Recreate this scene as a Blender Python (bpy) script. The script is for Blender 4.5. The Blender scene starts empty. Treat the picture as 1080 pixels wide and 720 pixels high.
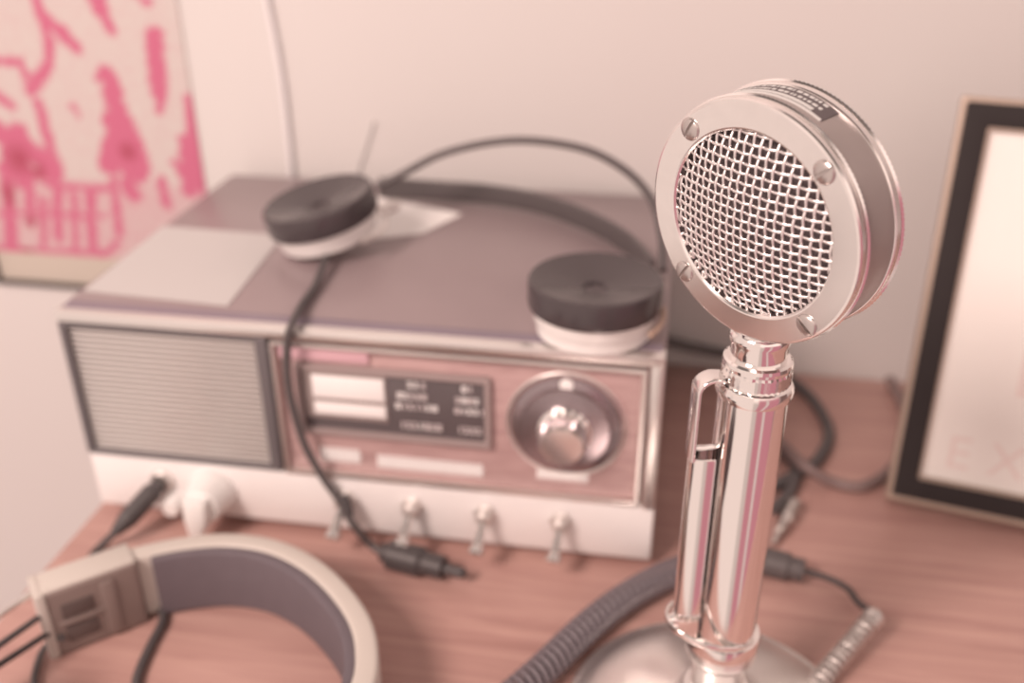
import bpy, bmesh, math, random
from mathutils import Vector, Matrix, noise
random.seed(7)
R = math.radians
V = Vector
scene = bpy.context.scene
COL = scene.collection

# ------------------------------------------------------------------ camera (the photograph's place: 34 cm above the desk, looking down 27.7 deg)
F_PX, PITCH, ROLL, CAM_H = 1050.0, 0.4833, -0.0032, 0.343
CAM = V((0, 0, CAM_H))
cd = bpy.data.cameras.new('camera')
cam = bpy.data.objects.new('camera', cd)
COL.objects.link(cam)
cd.sensor_width = 36.0
cd.lens = 36.0 * F_PX / 1080.0
cd.clip_start = 0.01
cd.clip_end = 30
cam.location = CAM
fwd = V((0, math.cos(PITCH), -math.sin(PITCH)))
up = V((0, math.sin(PITCH), math.cos(PITCH)))
rt = V((1, 0, 0))
r2 = math.cos(ROLL) * rt + math.sin(ROLL) * up
u2 = -math.sin(ROLL) * rt + math.cos(ROLL) * up
cam.rotation_euler = Matrix((r2, u2, -fwd)).transposed().to_euler()
cd.dof.use_dof = True
cd.dof.focus_distance = 0.312
cd.dof.aperture_fstop = 5.2
cd.dof.aperture_blades = 0
scene.camera = cam


def ray(px, py):
    return fwd + (px - 540) / F_PX * r2 - (py - 360) / F_PX * u2


def atz(px, py, z=0.0):
    """the point at height z that the photograph shows at (px, py)"""
    v = ray(px, py)
    return CAM + v * ((z - CAM_H) / v.z)


def atplane(px, py, p0, n):
    v = ray(px, py)
    return CAM + v * ((p0 - CAM).dot(n) / v.dot(n))


# ------------------------------------------------------------------ materials
TINT = (1.0, 0.775, 0.69)          # the warm rose cast of the room's light


def lin(c):
    c = c / 255.0
    return c / 12.92 if c <= 0.04045 else ((c + 0.055) / 1.055) ** 2.4


def alb(r, g, b, k=0.86):
    return tuple(min(0.92, lin(c) / (k * t)) for c, t in zip((r, g, b), TINT)) + (1.0,)


MATS = {}


def mat(name, rgb, rough=0.5, metal=0.0, var=0.0, scale=60.0, bump=0.0, k=0.86, spec=0.5, coat=0.0):
    if name in MATS:
        return MATS[name]
    m = bpy.data.materials.new(name)
    m.use_nodes = True
    nt = m.node_tree
    b = nt.nodes['Principled BSDF']
    col = rgb if len(rgb) == 4 else alb(*rgb, k=k)
    b.inputs['Base Color'].default_value = col
    b.inputs['Roughness'].default_value = rough
    b.inputs['Metallic'].default_value = metal
    b.inputs['Specular IOR Level'].default_value = spec
    b.inputs['Coat Weight'].default_value = coat
    tc = nt.nodes.new('ShaderNodeTexCoord')
    nz = nt.nodes.new('ShaderNodeTexNoise')
    nz.inputs['Scale'].default_value = scale
    nz.inputs['Detail'].default_value = 5
    nt.links.new(tc.outputs['Object'], nz.inputs['Vector'])
    if var:
        mx = nt.nodes.new('ShaderNodeMix')
        mx.data_type = 'RGBA'
        mx.inputs[6].default_value = tuple(c * (1 - var) for c in col[:3]) + (1,)
        mx.inputs[7].default_value = tuple(min(0.95, c * (1 + var)) for c in col[:3]) + (1,)
        nt.links.new(nz.outputs['Fac'], mx.inputs[0])
        nt.links.new(mx.outputs[2], b.inputs['Base Color'])
    if bump:
        bp = nt.nodes.new('ShaderNodeBump')
        bp.inputs['Strength'].default_value = bump
        bp.inputs['Distance'].default_value = 0.001
        nt.links.new(nz.outputs['Fac'], bp.inputs['Height'])
        nt.links.new(bp.outputs['Normal'], b.inputs['Normal'])
    MATS[name] = m
    return m


def wood(name, c1, c2, stretch, rough=0.35, rotz=0.0, k=0.86):
    m = bpy.data.materials.new(name)
    m.use_nodes = True
    nt = m.node_tree
    b = nt.nodes['Principled BSDF']
    b.inputs['Roughness'].default_value = rough
    b.inputs['Specular IOR Level'].default_value = 0.35
    tc = nt.nodes.new('ShaderNodeTexCoord')
    mp = nt.nodes.new('ShaderNodeMapping')
    mp.inputs['Rotation'].default_value = (0, 0, rotz)
    mp.inputs['Scale'].default_value = stretch
    nt.links.new(tc.outputs['Object'], mp.inputs['Vector'])
    nz = nt.nodes.new('ShaderNodeTexNoise')
    nz.inputs['Scale'].default_value = 1.0
    nz.inputs['Detail'].default_value = 7
    nz.inputs['Roughness'].default_value = 0.62
    nz.inputs['Distortion'].default_value = 0.6
    nt.links.new(mp.outputs[0], nz.inputs['Vector'])
    cr = nt.nodes.new('ShaderNodeValToRGB')
    cr.color_ramp.elements[0].position = 0.32
    cr.color_ramp.elements[0].color = alb(*c1, k=k)
    cr.color_ramp.elements[1].position = 0.68
    cr.color_ramp.elements[1].color = alb(*c2, k=k)
    nt.links.new(nz.outputs['Fac'], cr.inputs[0])
    nt.links.new(cr.outputs[0], b.inputs['Base Color'])
    bp = nt.nodes.new('ShaderNodeBump')
    bp.inputs['Strength'].default_value = 0.08
    bp.inputs['Distance'].default_value = 0.0005
    nt.links.new(nz.outputs['Fac'], bp.inputs['Height'])
    nt.links.new(bp.outputs['Normal'], b.inputs['Normal'])
    return m


def attr_mat(name, rough=0.6):
    m = bpy.data.materials.new(name)
    m.use_nodes = True
    nt = m.node_tree
    b = nt.nodes['Principled BSDF']
    b.inputs['Roughness'].default_value = rough
    a = nt.nodes.new('ShaderNodeAttribute')
    a.attribute_name = 'print'
    nt.links.new(a.outputs['Color'], b.inputs['Base Color'])
    return m


M_wall = mat('white_wall_paint', (200, 177, 167), 0.8, var=0.015, scale=3, bump=0.02)
M_floor = wood('floor_boards', (120, 92, 84), (150, 116, 104), (3, 30, 3), 0.5)
M_desk = wood('red_brown_desk_wood', (160, 111, 100), (185, 135, 121), (7, 130, 7), 0.36, rotz=0)
M_deskside = wood('desk_leg_wood', (138, 90, 82), (170, 116, 104), (60, 60, 5), 0.4)
M_chrome = mat('chrome', (0.90, 0.875, 0.86, 1), 0.11, 1.0)
M_chrome_worn = mat('worn_nickel_plate', (0.90, 0.875, 0.86, 1), 0.2, 1.0, var=0.04, scale=220)
M_steel = mat('brushed_steel', (0.74, 0.72, 0.70, 1), 0.3, 1.0, var=0.04, scale=150)
M_satin = mat('satin_nickel_base', (0.90, 0.875, 0.86, 1), 0.36, 1.0, var=0.03, scale=120)
M_screw = mat('aged_screw_steel', (0.60, 0.56, 0.545, 1), 0.3, 1.0, var=0.05, scale=300)
M_wire = mat('grille_wire', (0.88, 0.85, 0.85, 1), 0.34, 1.0)
M_band = mat('grey_brown_band_enamel', (0.40, 0.36, 0.35, 1), 0.38, 0.5, var=0.08, scale=90)
M_dark = mat('dark_cavity', (96, 76, 74), 0.8)
M_plate_dark = mat('nameplate_dark', (86, 70, 68), 0.5)
M_plate_light = mat('nameplate_lettering', (196, 176, 166), 0.5)
M_black = mat('black_rubber', (84, 70, 67), 0.5, var=0.08, bump=0.1)
M_bakelite = mat('black_bakelite', (66, 53, 52), 0.2, var=0.05)
M_cord = mat('black_cord', (82, 69, 66), 0.5)
M_coil = mat('coiled_cord_rubber', (110, 92, 92), 0.25)
M_radio_top = mat('taupe_radio_paint', (142, 114, 110), 0.34, var=0.05, scale=40)
M_side = mat('radio_side_paint', (120, 98, 94), 0.4, var=0.05)
M_lip = mat('plum_edge_paint', (128, 104, 108), 0.35)
M_trim = mat('satin_silver_trim', (0.84, 0.82, 0.80, 1), 0.32, 1.0)
M_cream_panel = mat('cream_panel_enamel', (222, 197, 187), 0.42, var=0.02)
M_rosewood = wood('rose_brown_panel_wood', (163, 121, 114), (185, 142, 134), (40, 40, 320), 0.35)
M_louver = mat('silver_louver', (204, 180, 169), 0.3, 0.4)
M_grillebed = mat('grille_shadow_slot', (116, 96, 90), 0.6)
M_spkframe = mat('dark_speaker_frame', (98, 84, 82), 0.4)
M_knob = mat('cream_knob_plastic', (226, 202, 191), 0.35)
M_cup = mat('earpiece_white_reflection', (222, 198, 187), 0.25)  # white colour stands for the bright room mirrored in the metal shell
M_bezel = mat('dial_bezel_tan', (150, 122, 115), 0.4)
M_plug = mat('black_plug_plastic', (70, 58, 56), 0.45)
M_reflection = mat('white_reflection_patch', (232, 205, 194), 0.7)  # flat white painted as the wall's reflection on the radio top
M_bushing = mat('switch_bushing', (0.74, 0.71, 0.69, 1), 0.5, 1.0)
M_dialglass = mat('dial_black', (92, 76, 74), 0.25)
M_dialtan = mat('dial_tan_card', (150, 124, 116), 0.5)
M_label = mat('white_engraved_label', (238, 222, 214), 0.5)
M_lbl_dim = mat('dial_numerals', (204, 176, 168), 0.5)
M_lbl_mid = mat('dial_numerals_bright', (230, 206, 196), 0.5)
M_pinkstrip = mat('pink_strip_colour', (202, 150, 150), 0.4)
M_knobskirt = mat('smoky_knob_skirt', (0.36, 0.31, 0.33, 1), 0.24, 0.85)
M_cream_plastic = mat('cream_plastic', (192, 167, 153), 0.42, var=0.02)
M_tan_plastic = mat('tan_plastic', (128, 102, 93), 0.45, var=0.04)
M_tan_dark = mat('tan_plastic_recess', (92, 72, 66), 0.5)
M_pad = mat('dark_mauve_padding', (100, 82, 83), 0.75, var=0.08, scale=120, bump=0.15)
M_paper = mat('white_paper', (190, 168, 159), 0.7, var=0.01)
M_canvas = mat('cream_canvas_edge', (188, 162, 145), 0.7)
M_poster = attr_mat('pink_print_ink')
M_frame_black = mat('black_frame_lacquer', (52, 42, 40), 0.65, var=0.05, spec=0.12)
M_frame_gold = mat('pale_gold_frame', (160, 129, 112), 0.45, 0.2, var=0.05)
M_frame_paper = mat('cream_certificate_paper', (228, 203, 190), 0.75, var=0.01)
M_frame_ink = mat('faint_rose_ink', (224, 191, 179), 0.75)
M_glasswire = mat('pale_wall_cable', (222, 198, 190), 0.6)
M_brass = mat('brown_terminal', (172, 132, 112), 0.4)
M_board = mat('backing_board', (150, 124, 112), 0.8)


# ------------------------------------------------------------------ objects
def obj(name, bm, m, parent=None, sharp=32, loc=None):
    me = bpy.data.meshes.new(name)
    bmesh.ops.recalc_face_normals(bm, faces=bm.faces[:])
    bm.to_mesh(me)
    bm.free()
    for p in me.polygons:
        p.use_smooth = True
    me.set_sharp_from_angle(angle=R(sharp))
    me.materials.append(m)
    o = bpy.data.objects.new(name, me)
    COL.objects.link(o)
    if parent is not None:
        o.parent = parent
    if loc is not None:
        o.location = loc
    return o


def tag(o, label=None, cat=None, group=None, kind=None):
    if label: o['label'] = label
    if cat: o['category'] = cat
    if group: o['group'] = group
    if kind: o['kind'] = kind
    return o


def thing(name, label, cat, loc=(0, 0, 0), rotz=0.0, group=None):
    o = bpy.data.objects.new(name, None)
    COL.objects.link(o)
    o.empty_display_size = 0.02
    o.location = loc
    o.rotation_euler = (0, 0, rotz)
    return tag(o, label, cat, group)


def copy_tree(o, parent=None):
    c = o.copy()
    COL.objects.link(c)
    c.parent = parent
    for ch in list(o.children):
        copy_tree(ch, c)
    return c


NB = bmesh.new


def basis(x, y, z, o=(0, 0, 0)):
    m = Matrix((V(x), V(y), V(z))).transposed().to_4x4()
    m.translation = V(o)
    return m


def box(bm, lo, hi, bev=0.0, seg=2, mx=None):
    t = NB()
    lo, hi = V(lo), V(hi)
    bmesh.ops.create_cube(t, size=1.0)
    for v in t.verts:
        v.co = V(((lo[i] + hi[i]) / 2 + v.co[i] * (hi[i] - lo[i])) for i in range(3))
    if bev:
        bmesh.ops.bevel(t, geom=t.edges[:], offset=bev, segments=seg, profile=0.5, affect='EDGES')
    merge(bm, t, mx)


def merge(bm, t, mx=None):
    if mx is not None:
        bmesh.ops.transform(t, matrix=mx, verts=t.verts[:])
    me = bpy.data.meshes.new('tmp')
    t.to_mesh(me)
    t.free()
    bm.from_mesh(me)
    bpy.data.meshes.remove(me)


def lathe(bm, prof, seg=64, mx=None, rad=None):
    """prof: (r, z) pairs turned about z; rad(i, ang) may modulate the radius"""
    t = NB()
    rings = []
    for i, (r, z) in enumerate(prof):
        if r < 1e-7:
            rings.append([t.verts.new((0, 0, z))])
        else:
            ring = []
            for k in range(seg):
                a = 2 * math.pi * k / seg
                rr = r + (rad(i, k) if rad else 0)
                ring.append(t.verts.new((rr * math.cos(a), rr * math.sin(a), z)))
            rings.append(ring)
    for A, B in zip(rings, rings[1:]):
        if len(A) == 1 and len(B) == 1:
            continue
        for k in range(seg):
            k2 = (k + 1) % seg
            if len(A) == 1:
                t.faces.new((A[0], B[k], B[k2]))
            elif len(B) == 1:
                t.faces.new((A[k], A[k2], B[0]))
            else:
                t.faces.new((A[k], A[k2], B[k2], B[k]))
    merge(bm, t, mx)


def spline(pts, n=10, closed=False):
    pts = [V(p) for p in pts]
    out = []
    N = len(pts)
    rng = range(N) if closed else range(N - 1)
    for i in rng:
        if closed:
            p0, p1, p2, p3 = pts[i - 1], pts[i], pts[(i + 1) % N], pts[(i + 2) % N]
        else:
            p0, p1, p2, p3 = pts[max(i - 1, 0)], pts[i], pts[i + 1], pts[min(i + 2, N - 1)]
        for k in range(n):
            t = k / n
            out.append(0.5 * ((2 * p1) + (p2 - p0) * t + (2 * p0 - 5 * p1 + 4 * p2 - p3) * t * t + (3 * p1 - p0 - 3 * p2 + p3) * t ** 3))
    if not closed:
        out.append(pts[-1])
    return out


def frames(path, closed=False):
    n = len(path)
    tang = []
    for i in range(n):
        a = path[i - 1] if (i > 0 or closed) else path[0]
        b = path[(i + 1) % n] if (i < n - 1 or closed) else path[-1]
        tang.append((b - a).normalized())
    ref = V((0, 0, 1)) if abs(tang[0].z) < 0.9 else V((0, 1, 0))
    nrm = (ref - tang[0] * ref.dot(tang[0])).normalized()
    out = []
    for i in range(n):
        nrm = (nrm - tang[i] * nrm.dot(tang[i])).normalized()
        out.append((path[i], tang[i], nrm, tang[i].cross(nrm)))
    return out


def tube(bm, path, r, seg=10, closed=False, cap=True):
    """r: a number or a function of the 0..1 position"""
    t = NB()
    fr = frames(path, closed)
    n = len(fr)
    rings = []
    for i, (p, tg, a, b) in enumerate(fr):
        rr = r(i / max(1, n - 1)) if callable(r) else r
        rings.append([t.verts.new(p + a * rr * math.cos(2 * math.pi * k / seg) + b * rr * math.sin(2 * math.pi * k / seg)) for k in range(seg)])
    pairs = list(zip(rings, rings[1:])) + ([(rings[-1], rings[0])] if closed else [])
    for A, B in pairs:
        for k in range(seg):
            t.faces.new((A[k], A[(k + 1) % seg], B[(k + 1) % seg], B[k]))
    if cap and not closed:
        t.faces.new(rings[0][::-1])
        t.faces.new(rings[-1])
    merge(bm, t)


def sweep(bm, path, sect, closed=False, upv=V((0, 0, 1))):
    """sweep a closed section [(side, up)] along a path; up stays near upv"""
    t = NB()
    n = len(path)
    rings = []
    for i in range(n):
        a = path[i - 1] if (i > 0 or closed) else path[0]
        b = path[(i + 1) % n] if (i < n - 1 or closed) else path[-1]
        tg = (b - a).normalized()
        side = tg.cross(upv).normalized()
        u = side.cross(tg).normalized()
        s = sect(i / max(1, n - 1)) if callable(sect) else sect
        rings.append([t.verts.new(path[i] + side * x + u * y) for x, y in s])
    m = len(rings[0])
    pairs = list(zip(rings, rings[1:])) + ([(rings[-1], rings[0])] if closed else [])
    for A, B in pairs:
        for k in range(m):
            t.faces.new((A[k], A[(k + 1) % m], B[(k + 1) % m], B[k]))
    if not closed:
        t.faces.new(rings[0][::-1])
        t.faces.new(rings[-1])
    merge(bm, t)


def rrect(w0, w1, h0, h1, r, n=4):
    pts = []
    for cx, cy, a0 in ((w1 - r, h1 - r, 0), (w0 + r, h1 - r, 90), (w0 + r, h0 + r, 180), (w1 - r, h0 + r, 270)):
        for k in range(n + 1):
            a = R(a0 + 90 * k / n)
            pts.append((cx + r * math.cos(a), cy + r * math.sin(a)))
    return pts


def prism(bm, pts, d0, d1, mx=None, bev=0.0):
    """outline pts (x, z) extruded along y from d0 to d1"""
    t = NB()
    f = t.faces.new([t.verts.new((x, d0, z)) for x, z in pts])
    ex = bmesh.ops.extrude_face_region(t, geom=[f])
    for v in ex['geom']:
        if isinstance(v, bmesh.types.BMVert):
            v.co.y = d1
    if bev:
        bmesh.ops.recalc_face_normals(t, faces=t.faces[:])
        bmesh.ops.bevel(t, geom=t.edges[:], offset=bev, segments=2, profile=0.5, affect='EDGES')
    merge(bm, t, mx)


def ringframe(bm, x0, x1, z0, z1, w, d0, d1, bev=0.0006, mx=None):
    """a rectangular picture-frame border, w may be (left,right,bottom,top)"""
    if not isinstance(w, tuple):
        w = (w, w, w, w)
    t = NB()
    o = [(x0, z0), (x1, z0), (x1, z1), (x0, z1)]
    i = [(x0 + w[0], z0 + w[2]), (x1 - w[1], z0 + w[2]), (x1 - w[1], z1 - w[3]), (x0 + w[0], z1 - w[3])]
    L = [[t.verts.new((x, d, z)) for x, z in q] for d in (d0, d1) for q in (o, i)]
    of, inf, ob, ib = L
    for k in range(4):
        j = (k + 1) % 4
        t.faces.new((of[k], of[j], inf[j], inf[k]))
        t.faces.new((ob[k], ib[k], ib[j], ob[j]))
        t.faces.new((of[k], ob[k], ob[j], of[j]))
        t.faces.new((inf[k], inf[j], ib[j], ib[k]))
    if bev:
        bmesh.ops.bevel(t, geom=t.edges[:], offset=bev, segments=2, profile=0.5, affect='EDGES')
    merge(bm, t, mx)


def text_bm(body, size, depth):
    c = bpy.data.curves.new('lettering', 'FONT')
    c.body = body
    c.size = size
    c.extrude = depth
    c.align_x = 'LEFT'
    o = bpy.data.objects.new('lettering', c)
    COL.objects.link(o)
    dg = bpy.context.evaluated_depsgraph_get()
    me = bpy.data.meshes.new_from_object(o.evaluated_get(dg))
    bm = NB()
    bm.from_mesh(me)
    bpy.data.objects.remove(o)
    bpy.data.curves.remove(c)
    bpy.data.meshes.remove(me)
    return bm


# ------------------------------------------------------------------ setting: wall, floor, desk
YW = R(-10)
AW = V((math.cos(YW), math.sin(YW), 0))
BW = V((-math.sin(YW), math.cos(YW), 0))
WO = V((0.235, 0.600, 0))                  # a point of the wall's face, where the desk meets it
MW = basis(AW, BW, (0, 0, 1), WO)          # wall frame: x along the wall, y into it

bm = NB(); box(bm, (-2.0, 0.0, -0.74), (1.6, 0.1, 1.7), mx=MW)
tag(obj('wall_back', bm, M_wall), kind='structure')
bm = NB(); box(bm, (-1.1, -0.55, -0.80), (1.6, 0.0, -0.74), mx=MW)
tag(obj('floor', bm, M_floor), kind='structure')
bm = NB(); box(bm, (-2.0, -0.014, -0.74), (1.6, 0.0, -0.64), 0.003, mx=MW)
tag(obj('baseboard_back', bm, M_wall), kind='structure')

desk = thing('desk', 'red-brown wooden desk pushed against the white wall, carrying the radio and microphone', 'desk', WO + AW * 0.0 + V((0, 0, -0.74)), YW)
DX0, DX1 = -0.4365, 0.75                  # left edge lies flush with the radio's left side
bm = NB(); box(bm, (DX0, -0.412, 0.714), (DX1, -0.001, 0.74), 0.002)
obj('tabletop', bm, M_desk, desk)
bm = NB(); box(bm, (DX0 + .05, -0.385, 0.63), (DX1 - .05, -0.367, 0.714), 0.002)
box(bm, (DX0 + .05, -0.05, 0.63), (DX1 - .05, -0.032, 0.714), 0.002)
obj('apron', bm, M_deskside, desk)
for lx in (DX0 + 0.02, DX1 - 0.065):
    for ly in (-0.395, -0.065):
        bm = NB(); box(bm, (lx, ly, 0.0), (lx + .045, ly + .045, 0.714), 0.003)
        obj('leg', bm, M_deskside, desk)

# ------------------------------------------------------------------ radio
RY = -0.1668
RO = V((-0.2293, 0.4499, 0))
RA = V((math.cos(RY), math.sin(RY), 0))
RB = V((-math.sin(RY), math.cos(RY), 0))
W, D, H, ZB = 0.304, 0.2165, 0.1265, 0.0060
radio = thing('radio', 'vintage taupe communications radio with cream lower panel and louvred speaker, against the wall', 'radio', RO, RY)


def loc(u, v, z):                          # radio frame to world
    return RO + RA * u + RB * v + V((0, 0, z))


bm = NB(); box(bm, (0.0, 0.009, ZB), (W, D, H), 0.0022)
obj('cabinet', bm, M_radio_top, radio)
bm = NB(); box(bm, (0.0012, 0.0035, 0.119), (W - .0012, 0.0125, H - 0.0001), 0.0012)
obj('edge_lip', bm, M_lip, radio)
# cream lower panel
bm = NB(); box(bm, (0.0, 0.0, ZB), (W, 0.012, 0.0392), 0.0016)
obj('lower_panel', bm, M_cream_panel, radio)
# long trim strip under the top edge, and right-hand edge trim
bm = NB(); box(bm, (0.0, -0.002, 0.1198), (W, 0.008, 0.1258), 0.0015)
obj('top_trim', bm, M_trim, radio)
bm = NB(); box(bm, (0.2975, -0.0012, 0.0385), (W, 0.010, 0.1205), 0.0014)
obj('side_trim', bm, M_trim, radio)
# speaker
bm = NB(); ringframe(bm, 0.0, 0.1105, 0.0405, 0.1190, (0.0036, 0.0062, 0.0018, 0.0022), -0.0008, 0.010, 0.0005)
obj('speaker_frame', bm, M_spkframe, radio)
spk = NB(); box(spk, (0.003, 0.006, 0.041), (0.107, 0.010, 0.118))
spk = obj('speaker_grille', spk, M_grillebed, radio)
bm = NB()
NL = 24
for i in range(NL):
    z = 0.0428 + i * (0.0742 / (NL - 1)) * 0.985
    prism(bm, [(0.0036, z), (0.1046, z), (0.1046, z + .0018), (0.0036, z + .0018)], 0.0015, 0.0068, bev=0.0004)
obj('louver_set', bm, M_louver, spk)
# right-hand wood panel with silver bezel
bm = NB(); box(bm, (0.1105, 0.004, 0.0392), (0.2985, 0.012, 0.1200), 0.0005)
panel = obj('front_panel', bm, M_rosewood, radio)
bm = NB(); ringframe(bm, 0.1118, 0.2962, 0.0388, 0.1172, (0.0016, 0.0026, 0.0030, 0.0022), -0.0002, 0.0055, 0.0006)
obj('panel_bezel', bm, M_trim, panel)
# dial window
dial = NB(); ringframe(dial, 0.1222, 0.2216, 0.0650, 0.1050, 0.0030, 0.0005, 0.006, 0.0007)
dial = obj('dial_window', dial, M_bezel, radio)
bm = NB(); box(bm, (0.1248, 0.0028, 0.0676), (0.2190, 0.005, 0.1024), 0.0003)
obj('dial_face', bm, M_dialglass, dial)
bm = NB(); box(bm, (0.1262, 0.0022, 0.0745), (0.1690, 0.0030, 0.1018), 0.0002)
obj('dial_card', bm, M_dialtan, dial)
bm = NB()
box(bm, (0.1310, 0.0013, 0.0867), (0.1682, 0.0022, 0.0995), 0.0004)
box(bm, (0.1310, 0.0013, 0.0772), (0.1684, 0.0022, 0.0840), 0.0004)
obj('dial_light_bar', bm, M_label, dial)
# unreadable dial lettering: rows of small glyph-sized marks
bm = NB(); bm2 = NB()
rows = [(0.0960, 0.0032, [(0.1800, 2), (0.1868, 1), (0.2072, 2)]), (0.0895, 0.0032, [(0.1745, 5), (0.2040, 4)]),
        (0.0835, 0.0030, [(0.1735, 7), (0.2035, 5)]), (0.0722, 0.0036, [(0.1752, 7), (0.2048, 4)])]
rnd = random.Random(3)
for z, h, gs in rows:
    for x, n in gs:
        for k in range(n):
            xx = x + k * 0.0031
            tgt = bm2 if rnd.random() < 0.45 else bm
            s = rnd.choice((0, 1, 2))
            if s == 0:
                ringframe(tgt, xx, xx + .0024, z, z + h, 0.0008, 0.0022, 0.0030, 0)
            elif s == 1:
                box(tgt, (xx + .0008, 0.0022, z), (xx + .0017, 0.003, z + h))
            else:
                box(tgt, (xx, 0.0022, z), (xx + .0022, 0.003, z + .0009)); box(tgt, (xx, 0.0022, z + h - .0009), (xx + .0022, 0.003, z + h))
                box(tgt, (xx + .001, 0.0022, z), (xx + .0018, 0.003, z + h))
obj('dial_numerals', bm, M_lbl_dim, dial)
obj('dial_marking', bm2, M_lbl_mid, dial)
# pink strip and label plates
bm = NB(); box(bm, (0.1150, 0.0022, 0.1070), (0.1610, 0.0045, 0.1148), 0.0005)
obj('pink_strip', bm, M_pinkstrip, radio)


def label_plate(x0, x1, z0, z1, n):
    bm = NB()
    for i in range(n):
        xa = x0 + (x1 - x0) * i / n
        box(bm, (xa, 0.0031, z0), (xa + (x1 - x0) / n * 0.74, 0.0043, z1))
    box(bm, (x0, 0.0034, (z0 + z1) / 2 - .0012), (x1, 0.0042, (z0 + z1) / 2 + .0012))
    return obj('label_plate', bm, M_label, radio)


label_plate(0.1310, 0.1525, 0.0475, 0.0553, 9)
label_plate(0.1615, 0.2170, 0.0462, 0.0535, 26)
label_plate(0.2445, 0.2705, 0.0488, 0.0540, 12)
# tuning knob: smoky skirt with an index dot, silver centre
MY = basis((1, 0, 0), (0, 0, 1), (0, -1, 0))             # lathe axis pointing out of the front


def front(u, z, y=0.004):
    m = MY.copy(); m.translation = V((u, y, z)); return m


kn = NB()
lathe(kn, [(0, 0), (0.0265, 0), (0.0272, 0.001), (0.0265, 0.002), (0.0225, 0.0032), (0.0215, 0.0052), (0.014, 0.0060), (0.0, 0.0060)], 72, front(0.2585, 0.0815))
kn = obj('tuning_knob', kn, M_knobskirt, radio)
bm = NB()
lathe(bm, [(0.0135, 0.0058), (0.0132, 0.0075), (0.0112, 0.0095), (0.0108, 0.0185), (0.0098, 0.0200), (0.0, 0.0204)], 48, front(0.2585, 0.0815),
      rad=lambda i, k: 0.0006 * math.cos(k * math.pi) if 2 <= i <= 3 else 0)
obj('knob_grip', bm, M_chrome_worn, kn)
bm = NB(); lathe(bm, [(0, .0022), (0.0034, .0022), (0.0032, .0036), (0, .0040)], 20, front(0.2585, 0.1052))
obj('index_dot', bm, M_label, kn)
bm = NB(); ringpath = [V((0.2585 + 0.0290 * math.cos(a), 0.0034, 0.0815 + 0.0290 * math.sin(a))) for a in [2 * math.pi * i / 72 for i in range(72)]]
tube(bm, ringpath, 0.0007, 6, closed=True)
obj('knob_ring', bm, M_trim, kn)
# four bat-handle switches in the cream panel
for u in (0.1432, 0.1800, 0.2185, 0.2577):
    sw = NB()
    lathe(sw, [(0.0055, -0.0005), (0.0055, 0.0020), (0.0042, 0.0028), (0.0042, 0.0065), (0.0030, 0.0080), (0, 0.0083)], 24, front(u, 0.0265, 0.0),
          rad=lambda i, k: 0.0005 * math.cos(k * math.pi / 2) if i < 2 else 0)
    sw = obj('toggle_switch', sw, M_bushing, radio)
    bm = NB()
    tube(bm, spline([V((u, -0.006, 0.0262)), V((u - .0006, -0.012, 0.0215)), V((u - .0012, -0.0185, 0.0165)), V((u - .0014, -0.0205, 0.0150))], 6), lambda t: 0.0020 + 0.0010 * t if t < 0.6 else 0.0039 if t < .95 else 0.0028, 14)
    obj('lever', bm, M_chrome_worn, sw)
# large cream pointer knob
kb = NB()
lathe(kb, [(0.0, 0.0), (0.0128, 0.0), (0.0128, 0.0035), (0.0112, 0.006), (0.0108, 0.015), (0.0098, 0.0165), (0, 0.0168)], 48, front(0.0690, 0.0235, 0.0))
kb = obj('selector_knob', kb, M_knob, radio)
bm = NB()
prism(bm, [(0.0625, 0.0310), (0.0755, 0.0310), (0.0740, 0.0180), (0.0700, 0.0075), (0.0662, 0.0062), (0.0630, 0.0085), (0.0618, 0.0200)], -0.0230, -0.006, bev=0.0018)
obj('pointer', bm, M_knob, kb)
# headphone socket and a small button under it
bm = NB(); lathe(bm, [(0.0038, 0.0), (0.0068, 0.0), (0.0068, 0.002), (0.0056, 0.0035), (0.0038, 0.0035)], 30, front(0.0405, 0.0265, 0.0))
obj('headphone_socket', bm, M_bushing, radio)
bm = NB(); lathe(bm, [(0.0058, 0.0), (0.0058, 0.006), (0.0045, 0.0085), (0, 0.009)], 30, front(0.0462, 0.0135, 0.0))
obj('push_button', bm, M_knob, radio)
for u in (0.02, W - 0.02):
    for v in (0.03, D - 0.03):
        bm = NB(); lathe(bm, [(0, 0), (0.007, 0), (0.008, 0.0062), (0, 0.0062)], 20, Matrix.Translation((u, v, 0.0)))
        obj('foot', bm, M_black, radio)
# ventilation slots along the right side
bm = NB()
for i in range(8):
    box(bm, (W - .0004, 0.05 + i * .018, 0.05), (W + .0004, 0.058 + i * .018, 0.10), 0.0002)
obj('side_vent', bm, M_dark, radio)

# paper sheet and a built reflection patch on the radio
T0 = H + 0.0002


def paper(name, corners, label, bend=0.0):
    bm = NB()
    g = []
    n = 10
    for j in range(n + 1):
        row = []
        for i in range(n + 1):
            s, t = i / n, j / n
            p = (corners[0] * (1 - s) + corners[1] * s) * (1 - t) + (corners[3] * (1 - s) + corners[2] * s) * t
            row.append(bm.verts.new(p + V((0, 0, bend * ((2 * s - 1) ** 4) * t))))
        g.append(row)
    for j in range(n):
        for i in range(n):
            bm.faces.new((g[j][i], g[j][i + 1], g[j + 1][i + 1], g[j + 1][i]))
    ex = bmesh.ops.extrude_face_region(bm, geom=bm.faces[:])
    for v in ex['geom']:
        if isinstance(v, bmesh.types.BMVert):
            v.co.z += 0.00025
    o = obj(name, bm, M_reflection if name == 'reflection_patch' else M_paper)
    return tag(o, label, 'paper')


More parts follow.
